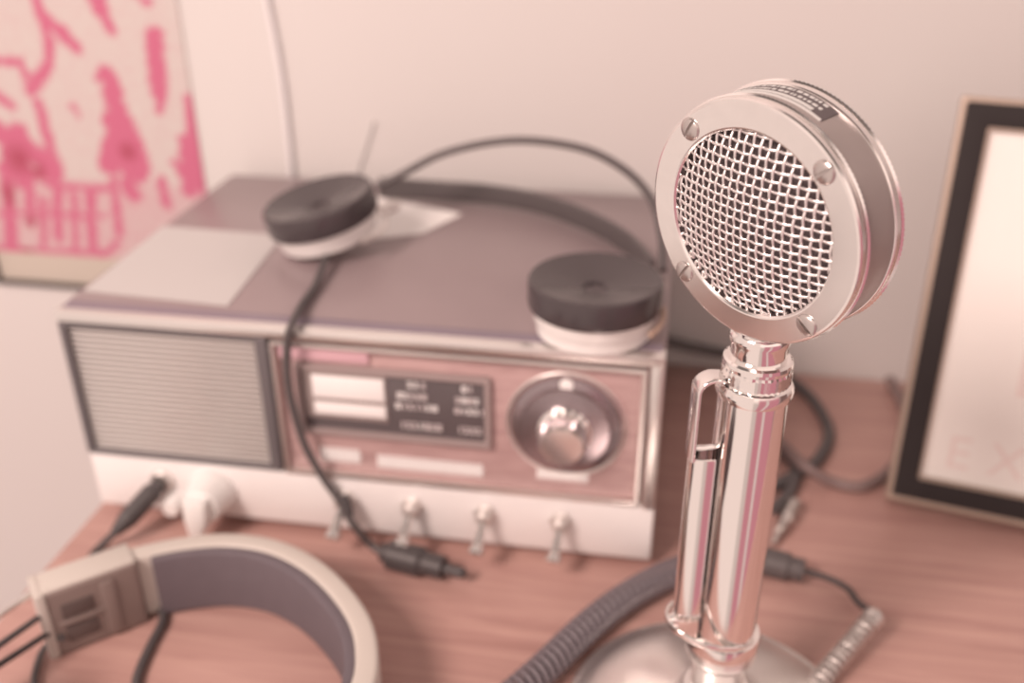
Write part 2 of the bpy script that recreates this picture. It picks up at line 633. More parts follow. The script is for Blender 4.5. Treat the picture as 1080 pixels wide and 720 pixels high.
paper('paper_sheet', [loc(.0036, .021, T0), loc(.085, .0157, T0), loc(.0775, .1115, T0), loc(.0006, .1145, T0)],
      'blank white paper sheet on the left front corner of the radio top')
paper('reflection_patch', [loc(.104, .100, T0), loc(.158, .128, T0), loc(.174, .163, T0), loc(.104, .188, T0)],  # reflection of the white wall, laid down as a thin sheet
      'pointed white patch imitating a reflection on the radio top, partly under the left black earpiece')

# ------------------------------------------------------------------ old headset lying on the radio
LC = loc(0.1120, 0.0970, H + .0006)
RC = loc(0.2690, 0.0180, H + .0006)
headset = thing('headset', 'old black headset with disc earpieces and thin band, lying on top of the radio', 'headset', LC, 0)


def earpiece(center, tilt, lift):
    """tilt: a rotation matrix; local z up out of the ear face"""
    mx = Matrix.Translation(center - LC) @ tilt.to_4x4()
    sh = NB()
    mx = mx @ Matrix.Translation((0, 0, lift))
    lathe(sh, [(0, -lift), (0.0262, -lift), (0.0272, 0.0 - lift + .001), (0.0275, 0.0), (0.0275, 0.0012), (0.0286, 0.0030), (0.0292, 0.0105), (0.0, 0.0105)], 64, mx)
    # (0.0255, 0.0), (0.0275, 0.0012), (0.0286, 0.0030), (0.0292, 0.0105), (0.0, 0.0105)], 64, mx)
    sh = obj('earpiece', sh, M_cup, headset)
    bm = NB()
    lathe(bm, [(0.0290, 0.0096), (0.0312, 0.0100), (0.0317, 0.0117), (0.0317, 0.0215), (0.0311, 0.0229), (0.0300, 0.0233), (0.0288, 0.0230), (0.0180, 0.0207), (0.0064, 0.0184), (0.0048, 0.0168), (0, 0.0165)], 72, mx)
    obj('ear_cap', bm, M_bakelite, sh)
    bm = NB()
    for a in range(5):
        lathe(bm, [(0, 0.0164), (0.0011, 0.0167), (0, 0.0172)], 10, mx @ Matrix.Translation((0.0030 * math.cos(a * 1.257), 0.0030 * math.sin(a * 1.257), 0)))
    obj('sound_hole', bm, M_dark, sh)
    return sh, mx


tl = Matrix.Rotation(R(-12.5), 3, 'Y') @ Matrix.Rotation(R(3), 3, 'X')
ep_l, mxl = earpiece(LC + V((0, 0, 0.0072)), tl, 0.0010)
ep_r, mxr = earpiece(RC, Matrix.Identity(3), 0.0042)
# yoke forks, terminals
lf = LC - LC
for ep, c, d in ((ep_l, V((0.0, 0.0, 0.0125)), V((0.85, 0.52, 0.12))), (ep_r, RC - LC + V((0, 0, 0.008)), V((0.80, 0.60, 0.10)))):
    d = d.normalized()
    s = d.cross(V((0, 0, 1))).normalized()
    bm = NB()
    arc = [c + (d * math.cos(a) + s * math.sin(a)) * 0.0325 for a in [R(-80 + 160 * i / 20) for i in range(21)]]
    tube(bm, arc, 0.0014, 8)
    lathe(bm, [(0, -0.001), (0.0034, -0.001), (0.0034, 0.010), (0.002, 0.012), (0, 0.012)], 16, basis(s, s.cross(d), d, c + d * 0.0325))
    obj('yoke', bm, M_brass if ep is ep_r else M_trim, ep)
# upper band: springs up over the back of the radio
p_up = [(398, 196, .150), (420, 186, .150), (470, 161, .150), (540, 148, .150), (612, 156, .150), (660, 180, .150), (688, 212, .150), (698, 250, .150), (699, 285, .145)]
A0 = loc(0.1075, 0.0985, H + .0006) + V((.032, .02, .016)); B0 = RC + V((.030, .022, .012))
ch = (B0 - A0).normalized()
bn = (V((0.20, 0.80, 0.62)) - ch * V((0.20, 0.80, 0.62)).dot(ch)).normalized()
pn = ch.cross(bn).normalized()
pts = [atplane(x, y, A0, pn) - LC for x, y, _ in p_up]
bm = NB(); tube(bm, spline(pts, 10), 0.0023, 10)
obj('headband', bm, M_black, headset)
# lower band: a flat leather strap resting on the radio top
p_lo = [(400, 197), (450, 200), (510, 204), (565, 213), (620, 232), (662, 256), (688, 285)]
pts = []
for i, (x, y) in enumerate(p_lo):
    pts.append(atz(x, y, H + (0.0078 if 0 < i < 6 else 0.011)) - LC)
bm = NB(); sweep(bm, spline(pts, 8), rrect(-0.0016, 0.0016, -0.0068, 0.0062, 0.0014))
obj('leather_strap', bm, M_black, headset)
# cord: from the left earpiece over the front of the radio to the desk
cp = [LC + V((0.002, -0.024, 0.006)), atz(333, 300, H + .0035), atz(318, 322, H + .0035), atz(308, 342, H + .0045)]
fr0 = RO - RB * 0.0055
for x, y, off in ((303, 362, .0060), (303, 395, .0055), (309, 430, .0052), (322, 470, .0050), (341, 504, .0052), (358, 528, .0070), (372, 552, .012)):
    cp.append(atplane(x, y, RO - RB * off, RB))
cp += [atz(392, 575, .004), atz(412, 586, .0032)]
bm = NB(); tube(bm, spline([p - LC for p in cp], 8), 0.0021, 8)
obj('cord', bm, M_cord, headset)
bm = NB()
pa = atplane(361, 522, RO - RB * .0060, RB) - LC; pb = atplane(368, 545, RO - RB * .0105, RB) - LC
tube(bm, [pa + (pb - pa) * t for t in [i / 10 for i in range(11)]], lambda t: 0.0034 if 0.1 < t < 0.9 else 0.0026, 12)
obj('cord_clip', bm, M_plug, headset)
bm = NB()
qa, qb = atz(404, 582, .0080) - LC, atz(468, 599, .0080) - LC
tube(bm, [qa + (qb - qa) * t for t in [i / 16 for i in range(17)]], lambda t: (0.0050 if t < .1 else 0.0078 if t < .66 else 0.0060), 16)
plug = obj('plug', bm, M_plug, headset)
bm = NB()
qc = qb + (qb - qa).normalized() * 0.012
tube(bm, [qb + (qc - qb) * t for t in [i / 8 for i in range(9)]], lambda t: 0.0030 if t < .9 else 0.0018, 12)
obj('plug_tip', bm, M_plug, plug)

# ------------------------------------------------------------------ microphone
PX, PY = 0.0835, 0.2965
mic = thing('microphone', 'chrome disc-headed desk microphone on a round-based stand, in sharp focus in front of the radio', 'microphone', (PX, PY, 0), 0)
MO = V((PX, PY, 0))
# base
bm = NB()
lathe(bm, [(0, 0.0), (0.0612, 0.0), (0.0630, 0.0012), (0.0630, 0.0032), (0.0618, 0.0044), (0.0590, 0.0050), (0.0580, 0.0056), (0.0520, 0.0092), (0.0420, 0.0142), (0.0320, 0.0180), (0.0230, 0.0206), (0.0170, 0.0224), (0.0145, 0.0245), (0.0132, 0.0275), (0.0, 0.0275)], 96)
base = obj('base', bm, M_satin, mic)
# stem collar at the foot of the pole
bm = NB()
lathe(bm, [(0.0, 0.026), (0.0112, 0.026), (0.0109, 0.0300), (0.0109, 0.0430), (0.0120, 0.0462), (0.0141, 0.0480), (0.0143, 0.0490), (0.0143, 0.0575), (0.0140, 0.0588), (0.0128, 0.0590), (0.0, 0.0590)], 64)
obj('foot_collar', bm, M_chrome, mic)
# pole
bm = NB()
lathe(bm, [(0.0, 0.056), (0.0121, 0.056), (0.0121, 0.1690), (0.0, 0.1690)], 72)
obj('pole', bm, M_chrome, mic)
# top collar with knurled ring
bm = NB()
lathe(bm, [(0.0121, 0.1668), (0.0128, 0.1672), (0.0134, 0.1690), (0.0134, 0.1706), (0.0127, 0.1722), (0.0117, 0.1728), (0.0, 0.1728)], 72)
collar = obj('top_collar', bm, M_chrome, mic)
bm = NB()
NK, NZ = 72, 7
t = NB(); rings = []
for j in range(NZ):
    z = 0.1724 + 0.0062 * j / (NZ - 1)
    rings.append([t.verts.new(((0.0115 + (0.00055 if (k + j) % 2 else 0) * (0 < j < NZ - 1)) * math.cos(2 * math.pi * k / NK), (0.0115 + (0.00055 if (k + j) % 2 else 0) * (0 < j < NZ - 1)) * math.sin(2 * math.pi * k / NK), z)) for k in range(NK)])
for A, B in zip(rings, rings[1:]):
    for k in range(NK):
        t.faces.new((A[k], A[(k + 1) % NK], B[(k + 1) % NK], B[k]))
merge(bm, t)
lathe(bm, [(0.0112, 0.1782), (0.0118, 0.1788), (0.0120, 0.1800), (0.0117, 0.1812), (0.0108, 0.1818), (0.0, 0.1818)], 72)
obj('knurled_ring', bm, M_chrome, mic, sharp=3)
bm = NB()
lathe(bm, [(0.0, 0.1810), (0.0096, 0.1810), (0.0097, 0.1868), (0.0104, 0.1884), (0.0106, 0.1896), (0.0104, 0.1908), (0.0097, 0.1916), (0.0096, 0.2000), (0.0, 0.2000)], 64)
obj('neck', bm, M_chrome, mic)
# press-to-talk bar on the left of the pole
LD = V((-0.995, -0.10, 0)).normalized()
LS = V((-LD.y, LD.x, 0))
bm = NB()
hook = [V((LD * 0.0118).to_tuple()) + V((0, 0, 0.1742))]
for i in range(9):
    a = R(90 * i / 8)
    hook.append(LD * (0.0148 + 0.0055 * math.sin(a)) + V((0, 0, 0.1695 + 0.0050 * math.cos(a))))
hook += [LD * 0.0204 + V((0, 0, z)) for z in (0.160, 0.150, 0.142)]


def strap(bm, path, wd, th):
    t = NB(); rr = []
    for i, p in enumerate(path):
        a = path[max(i - 1, 0)]; b = path[min(i + 1, len(path) - 1)]
        tg = (b - a).normalized(); nn = tg.cross(LS).normalized()
        rr.append([t.verts.new(p + LS * x + nn * y) for x, y in rrect(-wd, wd, -th, th, th * .9, 3)])
    for A, B in zip(rr, rr[1:]):
        for k in range(len(A)):
            t.faces.new((A[k], A[(k + 1) % len(A)], B[(k + 1) % len(A)], B[k]))
    t.faces.new(rr[0][::-1]); t.faces.new(rr[-1])
    merge(bm, t)


strap(bm, hook, 0.0042, 0.0008)
# channel below the pin: a U section open towards the pole
sec = []
for k in range(13):
    a = R(-90 + 180 * k / 12)
    sec.append((0.0052 * math.sin(a), 0.0131 + 0.0081 * math.cos(a)))
outer = [(-0.0052, 0.0124)] + sec + [(0.0052, 0.0124)]
inner = [(x * 0.82, min(y, 0.0204) if abs(x) < 1e-9 else y - 0.0007 * (y > 0.0150)) for x, y in outer]
t = NB(); rr = []
for z in [0.143, 0.1425] + [0.142 - 0.082 * i / 8 for i in range(9)]:
    rr.append([t.verts.new(LS * x + LD * y + V((0, 0, z))) for x, y in outer + inner[::-1]])
for A, B in zip(rr, rr[1:]):
    for k in range(len(A)):
        t.faces.new((A[k], A[(k + 1) % len(A)], B[(k + 1) % len(A)], B[k]))
t.faces.new(rr[0]); t.faces.new(rr[-1][::-1])
merge(bm, t)
bar = obj('talk_bar', bm, M_chrome, mic)
bm = NB(); tube(bm, [LD * 0.0115 + V((0, 0, 0.1455)), LD * 0.0205 + V((0, 0, 0.1455))], 0.0011, 10)
obj('pivot_pin', bm, M_chrome, bar)
bm = NB()
ringp = []
for k in range(72):
    a = 2 * math.pi * k / 72
    ex = 0.0052 + 0.0190 * 0 
    p = LD * (0.0050 + 0.0182 * math.cos(a)) + LS * (0.0136 * math.sin(a))
    ringp.append(p + V((0, 0, 0.0605 + 0.26 * (p.dot(LD)) * 1.0)))
sweep(bm, ringp, rrect(-0.0007, 0.0007, -0.0016, 0.0012, 0.0006, 3), closed=True)
lathe(bm, [(0, 0), (0.0030, 0.0004), (0.0034, 0.0020), (0.0022, 0.0040), (0, 0.0044)], 20, basis(LS, (0, 0, 1), LD, LD * 0.0185 + V((0, 0, 0.0655))))
obj('bar_guard', bm, M_chrome, bar)
# head
HN = V((-0.77011816, -0.63038364, -0.0976447)).normalized()
HU = V((0.63341, -0.773816, 0)).normalized()
HV = HU.cross(HN) * -1
if HV.z < 0: HV = -HV
FC = V((0.0724, 0.2868, 0.2321)) - MO
MH = basis(HU, HV, HN, FC)                 # head frame: z out of the face
RIN, ROUT, TH = 0.0299, 0.0394, 0.0207
bm = NB()
lathe(bm, [(RIN, -0.0034), (RIN, -0.0006), (RIN + .0005, 0.0), (RIN + .0010, 0.00012), (ROUT - .0010, 0.0), (ROUT - .0003, -0.0003), (ROUT, -0.0010), (ROUT, -0.0024), (ROUT - 0.0006, -0.0028), (RIN + .001, -0.0034), (RIN, -0.0034)], 128, MH)
face = obj('face_ring', bm, M_chrome_worn, mic, sharp=12)
for (x, y), sa in (((-23.7, 25.8), 62), ((26.1, 24.8), 40), ((-25.7, -24.8), 58), ((24.0, -25.6), -38)):
    sc = 0.0350 / (math.hypot(x, y))
    x *= sc; y *= sc
    bm = NB()
    mm = MH @ Matrix.Translation((x, y, 0.0)) @ Matrix.Rotation(R(sa), 4, 'Z')
    t = NB()
    # slotted dome head built as two half domes either side of a slot
    for sgn in (-1, 1):
        rings = []
        for j in range(6):
            el = R(90 * j / 5) * 0.98
            rad = 0.0037 * math.cos(el); h = 0.0014 * math.sin(el)
            row = []
            for k in range(13):
                a = R(180 * k / 12) * sgn
                yy = rad * math.sin(a)
                yy = sgn * max(abs(yy), 0.00048)
                row.append(t.verts.new((rad * math.cos(a), yy, h)))
            rings.append(row)
        for A, B in zip(rings, rings[1:]):
            for k in range(12):
                t.faces.new((A[k], A[k + 1], B[k + 1], B[k]))
        wall = [r[0] for r in rings] + [r[-1] for r in rings[::-1]]
        lowr = [t.verts.new((v.co.x, v.co.y, 0.0)) for v in (wall[0], wall[-1])]
        try:
            t.faces.new(wall)
        except ValueError:
            pass
    bmesh.ops.remove_doubles(t, verts=t.verts[:], dist=1e-6)
    merge(bm, t, mm)
    lathe(bm, [(0, 0.0002), (0.00372, 0.0002), (0.00372, 0.00005), (0, 0.00005)], 24, mm)
    obj('screw', bm, M_screw, mic)


def knurl(amp, n):
    return lambda i, k: amp if k % 2 else 0.0


bm = NB()
lathe(bm, [(0.0385, -0.0029), (0.0396, -0.0031), (0.0400, -0.0036), (0.0396, -0.0042), (0.0385, -0.0044)], 320, MH, rad=lambda i, k: (0.00022 if k % 2 else 0) if i == 2 else 0)
obj('front_rim', bm, M_chrome, mic)
bm = NB()
lathe(bm, [(0.0380, -0.0040), (0.0391, -0.0046), (0.0392, -0.0060), (0.0392, -0.0170), (0.0388, -0.0180)], 128, MH)
house = obj('head_band', bm, M_band, mic)
bm = NB()
lathe(bm, [(0.0388, -0.0168), (0.0394, -0.0170), (0.0397, -0.0174), (0.0397, -0.0192), (0.0388, -0.0194)], 160, MH)
obj('rear_flange', bm, M_chrome_worn, mic)
bm = NB()
lathe(bm, [(0.0386, -0.0192), (0.0397, -0.0195), (0.0401, -0.0201), (0.0397, -0.0207), (0.0380, -0.0212), (0.0340, -0.0240), (0.0240, -0.0275), (0.0120, -0.0292), (0, -0.0296)], 320, MH, rad=lambda i, k: (0.0003 if k % 2 else 0) if i == 2 else 0)
obj('rear_rim', bm, M_chrome, mic)
bm = NB()
lathe(bm, [(0, -0.0050), (0.0384, -0.0050), (0.0384, -0.0080), (0, -0.0080)], 64, MH)
lathe(bm, [(0.0300, -0.0050), (0.0300, -0.0034), (0.0384, -0.0030), (0.0384, -0.0050)], 64, MH)
obj('inner_screen', bm, M_dark, mic)
# woven grille, gently domed
bm = NB()
SAG, RS = 0.0052, 0.0890
PITCHW, WR = 0.00287, 0.00056
NWI = 10


def dome(x, y):
    return -0.0022 + math.sqrt(RS * RS - x * x - y * y) - math.sqrt(RS * RS - RIN * RIN)


for fam in (0, 1):
    for i in range(-NWI, NWI + 1):
        c = i * PITCHW
        if abs(c) >= RIN - 0.0006:
            continue
        half = math.sqrt(RIN ** 2 - c * c) - 0.0001
        n = max(10, int(half * 2 / PITCHW * 6))
        path = []
        for k in range(n + 1):
            s = -half + 2 * half * k / n
            x, y = (c, s) if fam == 0 else (s, c)
            ph = math.cos(math.pi * s / PITCHW) * (1 if i % 2 == 0 else -1) * (1 if fam == 0 else -1)
            path.append(MH @ V((x, y, dome(x, y) + 0.00030 * ph)))
        tube(bm, path, WR, 7)
obj('wire_grille', bm, M_wire, mic, sharp=80)
# nameplate on top of the band
bm = NB()


def bandpatch(bm, a0, a1, z0, z1, r, n=24):
    t = NB(); A = []; B = []
    for lay in (r, r - 0.0004):
        for zz in (z0, z1):
            A.append([t.verts.new(MH @ V((lay * math.cos(R(a0 + (a1 - a0) * k / n)), lay * math.sin(R(a0 + (a1 - a0) * k / n)), zz))) for k in range(n + 1)])
    o0, o1, i0, i1 = A
    for k in range(n):
        t.faces.new((o0[k], o0[k + 1], o1[k + 1], o1[k])); t.faces.new((i0[k], i1[k], i1[k + 1], i0[k + 1]))
        t.faces.new((o0[k], i0[k], i0[k + 1], o0[k + 1])); t.faces.new((o1[k], o1[k + 1], i1[k + 1], i1[k]))
    for k in (0, n):
        t.faces.new((o0[k], o1[k], i1[k], i0[k]))
    merge(bm, t)


bandpatch(bm, 63, 122, -0.0160, -0.0078, 0.03945)
plate = obj('nameplate', bm, M_plate_dark, house)
bm = NB()
bandpatch(bm, 63.5, 121.5, -0.00800, -0.0072, 0.03958)
bandpatch(bm, 70, 118, -0.0101, -0.0086, 0.03958)
rnd = random.Random(11)
for z in (-0.0118, -0.0146):
    a = 68
    while a < 116:
        w = rnd.uniform(0.8, 2.6)
        bandpatch(bm, a, a + w, z - 0.0007, z + 0.0005, 0.03955, 3)
        a += w + rnd.uniform(0.5, 1.3)
obj('nameplate_lettering', bm, M_plate_light, plate)
# spring that guards the cord where it leaves the base
s0 = atz(861, 722, 0.0062) - MO
s1 = atz(920, 652, 0.0160) - MO
bm = NB()
ax = (s1 - s0); L = ax.length; ax.normalize()
e1 = ax.cross(V((0, 0, 1))).normalized(); e2 = ax.cross(e1)
turns = 13
hel = []
for k in range(turns * 14 + 1):
    a = 2 * math.pi * k / 14
    hel.append(s0 + ax * (L * k / (turns * 14)) + (e1 * math.cos(a) + e2 * math.sin(a)) * 0.0039)
tube(bm, hel, 0.00095, 7)
spring = obj('cord_spring', bm, M_bushing, mic)
bm = NB(); lathe(bm, [(0, -0.004), (0.0036, -0.004), (0.0036, 0.001), (0.0026, 0.002), (0.0026, L - .003), (0.0048, L - .003), (0.0048, L + .002), (0.0030, L + .004), (0, L + .004)], 24, basis(e1, e2, ax, s0))
obj('spring_ferrule', bm, M_bushing, spring)

# ------------------------------------------------------------------ microphone cable
cable = thing('coiled_cable', 'black coiled microphone cable curving left across the desk behind the microphone base', 'cable', atz(640, 655, 0), 0)
CO = cable.location.copy()
cpath = [atz(x, y, .0082) - CO for x, y in ((470, 800), (520, 752), (570, 708), (618, 662), (660, 630), (705, 606), (750, 592), (800, 590))]
sp = spline(cpath, 60)
# resample evenly, then wind the coil
dist = [0.0]
for a, b in zip(sp, sp[1:]):
    dist.append(dist[-1] + (b - a).length)
TOT = dist[-1]


def along(s):
    import bisect
    i = min(max(bisect.bisect_left(dist, s), 1), len(dist) - 1)
    f = (s - dist[i - 1]) / max(1e-9, dist[i] - dist[i - 1])
    return sp[i - 1].lerp(sp[i], f), (sp[i] - sp[i - 1]).normalized()


pitch_c = 0.0041
nt_ = int(TOT / pitch_c)
hel = []
for k in range(nt_ * 14 + 1):
    s = TOT * k / (nt_ * 14)
    p, tg = along(s)
    sd = tg.cross(V((0, 0, 1))).normalized(); u = sd.cross(tg)
    a = 2 * math.pi * k / 14
    hel.append(p + (sd * math.cos(a) + u * math.sin(a)) * 0.0061)
bm = NB(); tube(bm, hel, 0.0015, 7)
obj('coil', bm, M_coil, cable)
bm = NB()
ea, eb = sp[0] - (sp[12] - sp[0]).normalized() * 0.022, sp[6]
tube(bm, [ea.lerp(eb, i / 12) for i in range(13)], lambda t: 0.0050 if t < .15 else 0.0066 if t < .8 else 0.0074, 16)
obj('end_plug', bm, M_plug, cable)
bm = NB()
qa, qb = atz(800, 590, .0075) - CO, atz(848, 602, .0075) - CO
tube(bm, [qa + (qb - qa) * t for t in [i / 20 for i in range(21)]], lambda t: 0.0072 if 0.08 < t < 0.7 else 0.0058, 18)
obj('connector', bm, M_black, cable)
bm = NB()
tube(bm, spline([qb - (qb - qa) * .05, atz(872, 609, .005) - CO, atz(893, 620, .005) - CO, atz(906, 636, .010) - CO, s1 + MO - CO + ax * 0.0035], 8), 0.0016, 8)
obj('lead', bm, M_cord, cable)

# ------------------------------------------------------------------ foreground studio headphones
HB = 0.0362
phones = thing('headphones', 'cream and mauve studio headphones standing on their band edge in the desk foreground', 'headphones', atz(230, 645, 0), 0)
HO = phones.location.copy()
inn = [V(p + (0,)) for p in ((-.2035, .3500), (-.1900, .3590), (-.174, .3668), (-.156, .373), (-.137, .375), (-.117, .3705), (-.098, .358), (-.082, .340), (-.071, .321), (-.0665, .302), (-.067, .288), (-.069, .276))]
isp = spline(inn, 10)
# outer shell, 10 mm outside the inner face
shell = spline([p for p in inn], 10)
bm = NB()


def band_sec(t):
    w = 0.0112
    return [(x, y) for x, y in rrect(-w, -0.0012, 0.0006, HB, 0.0022)]


sweep(bm, [p - HO for p in shell], band_sec)
obj('headband', bm, M_cream_plastic, phones)
bm = NB()
pad = isp[22:112]
sweep(bm, [p - HO for p in pad], lambda t: rrect(-0.0022, 0.0022 + 0.0016 * math.sin(math.pi * t), 0.0008, HB - .0010, 0.0018))
obj('headband_pad', bm, M_pad, phones)
# size adjuster block at the left end
d0 = (inn[1] - inn[0]).normalized()
yx = V((-0.2120, 0.3436, 0)); xx_ = V((-0.1770, 0.3662, 0))
dx = (xx_ - yx).normalized(); dn = V((dx.y, -dx.x, 0))            # dn faces the camera side
Lb = (xx_ - yx).length
MB_ = basis(dx, -dn, (0, 0, 1), yx - HO)
bm = NB(); box(bm, (0.0, -0.0040, 0.0), (Lb, 0.0130, HB + .0008), 0.0022, 3, MB_)
sl = obj('size_slider', bm, M_tan_plastic, phones)
bm = NB(); box(bm, (-0.0036, -0.0046, 0.0), (0.0012, 0.0136, HB + .0014), 0.0014, 2, MB_)
box(bm, (0.0005, -0.003, HB - .001), (Lb - .0005, 0.0128, HB + .0016), 0.0010, 2, MB_)
obj('slider_rim', bm, M_cream_plastic, sl)
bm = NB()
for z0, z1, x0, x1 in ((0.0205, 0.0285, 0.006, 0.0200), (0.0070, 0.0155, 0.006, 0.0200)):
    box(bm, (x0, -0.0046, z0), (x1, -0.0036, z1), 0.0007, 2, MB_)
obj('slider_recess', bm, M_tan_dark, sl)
bm = NB()
box(bm, (0.0235, -0.0054, 0.003), (0.0300, -0.0030, HB - .003), 0.0009, 2, MB_)
box(bm, (0.0040, -0.0052, 0.0168), (0.0240, -0.0034, 0.0192), 0.0006, 2, MB_)
obj('slider_ridge', bm, M_tan_plastic, sl)
# yoke rods running down-left out of the slider to the ear cup
for (xa, ya, za), (xb, yb, zb), rr_, m in (((52, 612, .034), (-40, 675, .034), .0016, M_steel), ((66, 633, .026), (-40, 708, .026), .0015, M_plug), ((72, 654, .015), (-40, 726, .018), .0015, M_plug)):
    pa, pb = atz(xa, ya, za) - HO, atz(xb, yb, zb) - HO
    bm = NB(); tube(bm, [pa, pa.lerp(pb, .5), pb], rr_, 10)
    obj('yoke_rod', bm, m, phones)
# ear cups (mostly outside the picture)
for c, dirv in ((V((-0.2430, 0.2660, 0.034)), V((0.75, -0.62, 0.25))), (V((-0.0900, 0.2340, 0.034)), V((-0.85, 0.30, 0.2)))):
    dirv.normalize()
    e1_ = dirv.cross(V((0, 0, 1))).normalized(); e2_ = e1_.cross(dirv)
    mx = basis(e1_, e2_, dirv, c - HO)
    cp_ = NB(); lathe(cp_, [(0, -0.012), (0.022, -0.012), (0.030, -0.008), (0.033, 0.0), (0.033, 0.006), (0, 0.006)], 48, mx)
    cp_ = obj('ear_cup', cp_, M_black, phones)
    bm = NB(); lathe(bm, [(0.014, 0.005), (0.030, 0.006), (0.0335, 0.010), (0.032, 0.016), (0.026, 0.019), (0.018, 0.017), (0.014, 0.010), (0.0, 0.009)], 48, mx)
    obj('ear_cushion', bm, M_pad, cp_)
# plug in the radio's socket, its cord passing under the band
bm = NB()
sock = loc(0.0405, -0.003, 0.0265) - HO
pe = atz(121, 562, .0100) - HO
tube(bm, [sock.lerp(pe, t) for t in [i / 24 for i in range(25)]], lambda t: 0.0042 if t < .14 else 0.0054 if t < .72 else 0.0054 - (t - .72) * 0.0095, 16)
pl = obj('plug', bm, M_plug, phones)
bm = NB()
s_ = loc(0.0405, 0.006, 0.0268) - HO
tube(bm, [s_, s_.lerp(sock, .5), sock.lerp(pe, .06)], 0.0030, 12)
obj('plug_ring', bm, M_bushing, pl)
bm = NB()
tube(bm, spline([pe - (pe - sock) * .04] + [p - HO for p in (atz(104, 578, .0026), atz(96, 590, .0024), V((-.212, .392, .0022)), V((-.196, .386, .0022)), V((-.178, .378, .0022)),
     atz(172, 652, .0022), atz(158, 682, .0022), atz(144, 716, .0022), atz(134, 770, .0022), V((-.215, .30, .004)))], 8), 0.0021, 8)
obj('cord', bm, M_cord, phones)
bm = NB()
tube(bm, spline([p - HO for p in (atz(66, 672, .012), atz(54, 676, .006), atz(43, 690, .003), atz(36, 716, .003), atz(34, 750, .005), V((-.228, .292, .02)))], 8), 0.0016, 8)
obj('cup_wire', bm, M_cord, phones)

# ------------------------------------------------------------------ pink print on the wall
px0, px1, pz0, pz1 = -0.6435, -0.4600, 0.0268, 0.3050
art = thing('art_print', 'pink and white abstract print on the wall left of the radio', 'picture', WO + AW * ((px0 + px1) / 2) + V((0, 0, pz0)), YW)
pw, ph_ = px1 - px0, pz1 - pz0
bm = NB(); box(bm, (-pw / 2, -0.0010, 0), (pw / 2, -0.0001, ph_), 0.0002)
obj('canvas', bm, M_canvas, art)


def wallpt(px, py):
    p = atplane(px, py, WO - BW * 0.0012, BW) - WO
    return (p.dot(AW) - (px0 + px1) / 2, p.z - pz0)


# pink shapes of the print on its pale ground: (points in the photograph, width in pixels)
inks = [([(30, -20), (45, 20), (52, 45), (50, 70)], 8), ([(50, 22), (66, 35), (80, 50)], 9), ([(50, 70), (38, 88), (32, 95)], 9), ([(-4, 64), (20, 64), (30, 85)], 6),
        ([(96, -14), (106, 8)], 12), ([(106, 8), (117, 32)], 7), ([(163, 38), (165, 70), (168, 95)], 13), ([(168, 95), (168, 116)], 6), ([(112, 78), (120, 95)], 12), ([(104, 83), (118, 80)], 6),
        ([(118, 95), (125, 125)], 15), ([(125, 130), (135, 150), (142, 176)], 23), ([(124, 148), (116, 172)], 18), ([(204, 108), (207, 150), (212, 196)], 13), ([(196, 150), (200, 200)], 11),
        ([(-4, 100), (12, 112)], 7), ([(-4, 138), (20, 152), (40, 165), (55, 176)], 17), ([(40, 108), (46, 130), (52, 150), (60, 184)], 8), ([(8, 160), (9, 200), (12, 262)], 11), ([(30, 178), (32, 236)], 8),
        ([(60, 192), (62, 250)], 8), ([(95, 200), (98, 262)], 8), ([(50, 195), (120, 200)], 5), ([(-4, 225), (110, 228)], 4), ([(-4, 262), (110, 268)], 5), ([(120, 190), (126, 246)], 7),
        ([(76, 112), (83, 121)], 4), ([(170, 190), (176, 216)], 7), ([(134, 192), (142, 206)], 11), ([(20, 140), (24, 190)], 15), ([(104, 274), (124, 256)], 5), ([(142, -8), (156, 1)], 6),
        ([(78, 205), (80, 262)], 6), ([(45, 210), (47, 262)], 6), ([(186, 172), (200, 196)], 7), ([(0, 178), (60, 186)], 9)]
reds = [((20, 168), .016), ((10, 205), .014), ((40, 180), .010), ((34, 235), .010), ((30, 262), .010), ((135, 160), .010)]
PXM = 0.72 / F_PX                     # metres per photograph pixel at the wall
st = [([wallpt(*p) for p in pts], w * PXM * 1.55) for pts, w in inks]
rd = [(wallpt(*p), w) for p, w in reds]
zlow = wallpt(90, 190)[1]


def segd(p, a, b):
    ax, ay = b[0] - a[0], b[1] - a[1]
    l = ax * ax + ay * ay
    t = 0 if l < 1e-12 else max(0, min(1, ((p[0] - a[0]) * ax + (p[1] - a[1]) * ay) / l))
    return math.hypot(p[0] - a[0] - ax * t, p[1] - a[1] - ay * t)


CP, CW, CR = alb(183, 88, 108), alb(190, 165, 154), alb(152, 54, 70)
bm = NB()
lay = bm.verts.layers.float_color.new('print')
gx, gy = 110, 150
m0, m1, mz = -pw / 2 + .0015, pw / 2 + .0002, 0.0238
g = []
for j in range(gy + 1):
    row = []
    for i in range(gx + 1):
        x = m0 + (m1 - m0) * i / gx; z = mz + (ph_ - 0.002 - mz) * j / gy
        v = bm.verts.new((x, -0.0012, z))
        nz_ = noise.noise(V((x * 190, z * 190, 3.1))) * 0.5 + noise.noise(V((x * 420, z * 420, 9.7))) * 0.35
        d = 1e9
        for pts, w in st:
            dd = min(segd((x, z), pts[k], pts[k + 1]) for k in range(len(pts) - 1)) - w * 0.5
            d = min(d, dd)
        f = max(0, min(1, 0.5 - (d + nz_ * 0.0050) / 0.0034))            # 1 inside the pink
        rv = 0
        for c, w in rd:
            rv = max(rv, max(0, 1 - math.hypot(x - c[0], z - c[1]) / w))
        ink = [CP[q] * (1 - rv) + CR[q] * rv for q in range(3)]
        wash = max(0, min(.55, (0.30 if z < zlow else 0.06) + 0.25 * nz_))
        ground = [CW[q] * (1 - wash) + CP[q] * wash for q in range(3)]
        v[lay] = tuple(ground[q] * (1 - f) + ink[q] * f for q in range(3)) + (1,)
        row.append(v)
    g.append(row)
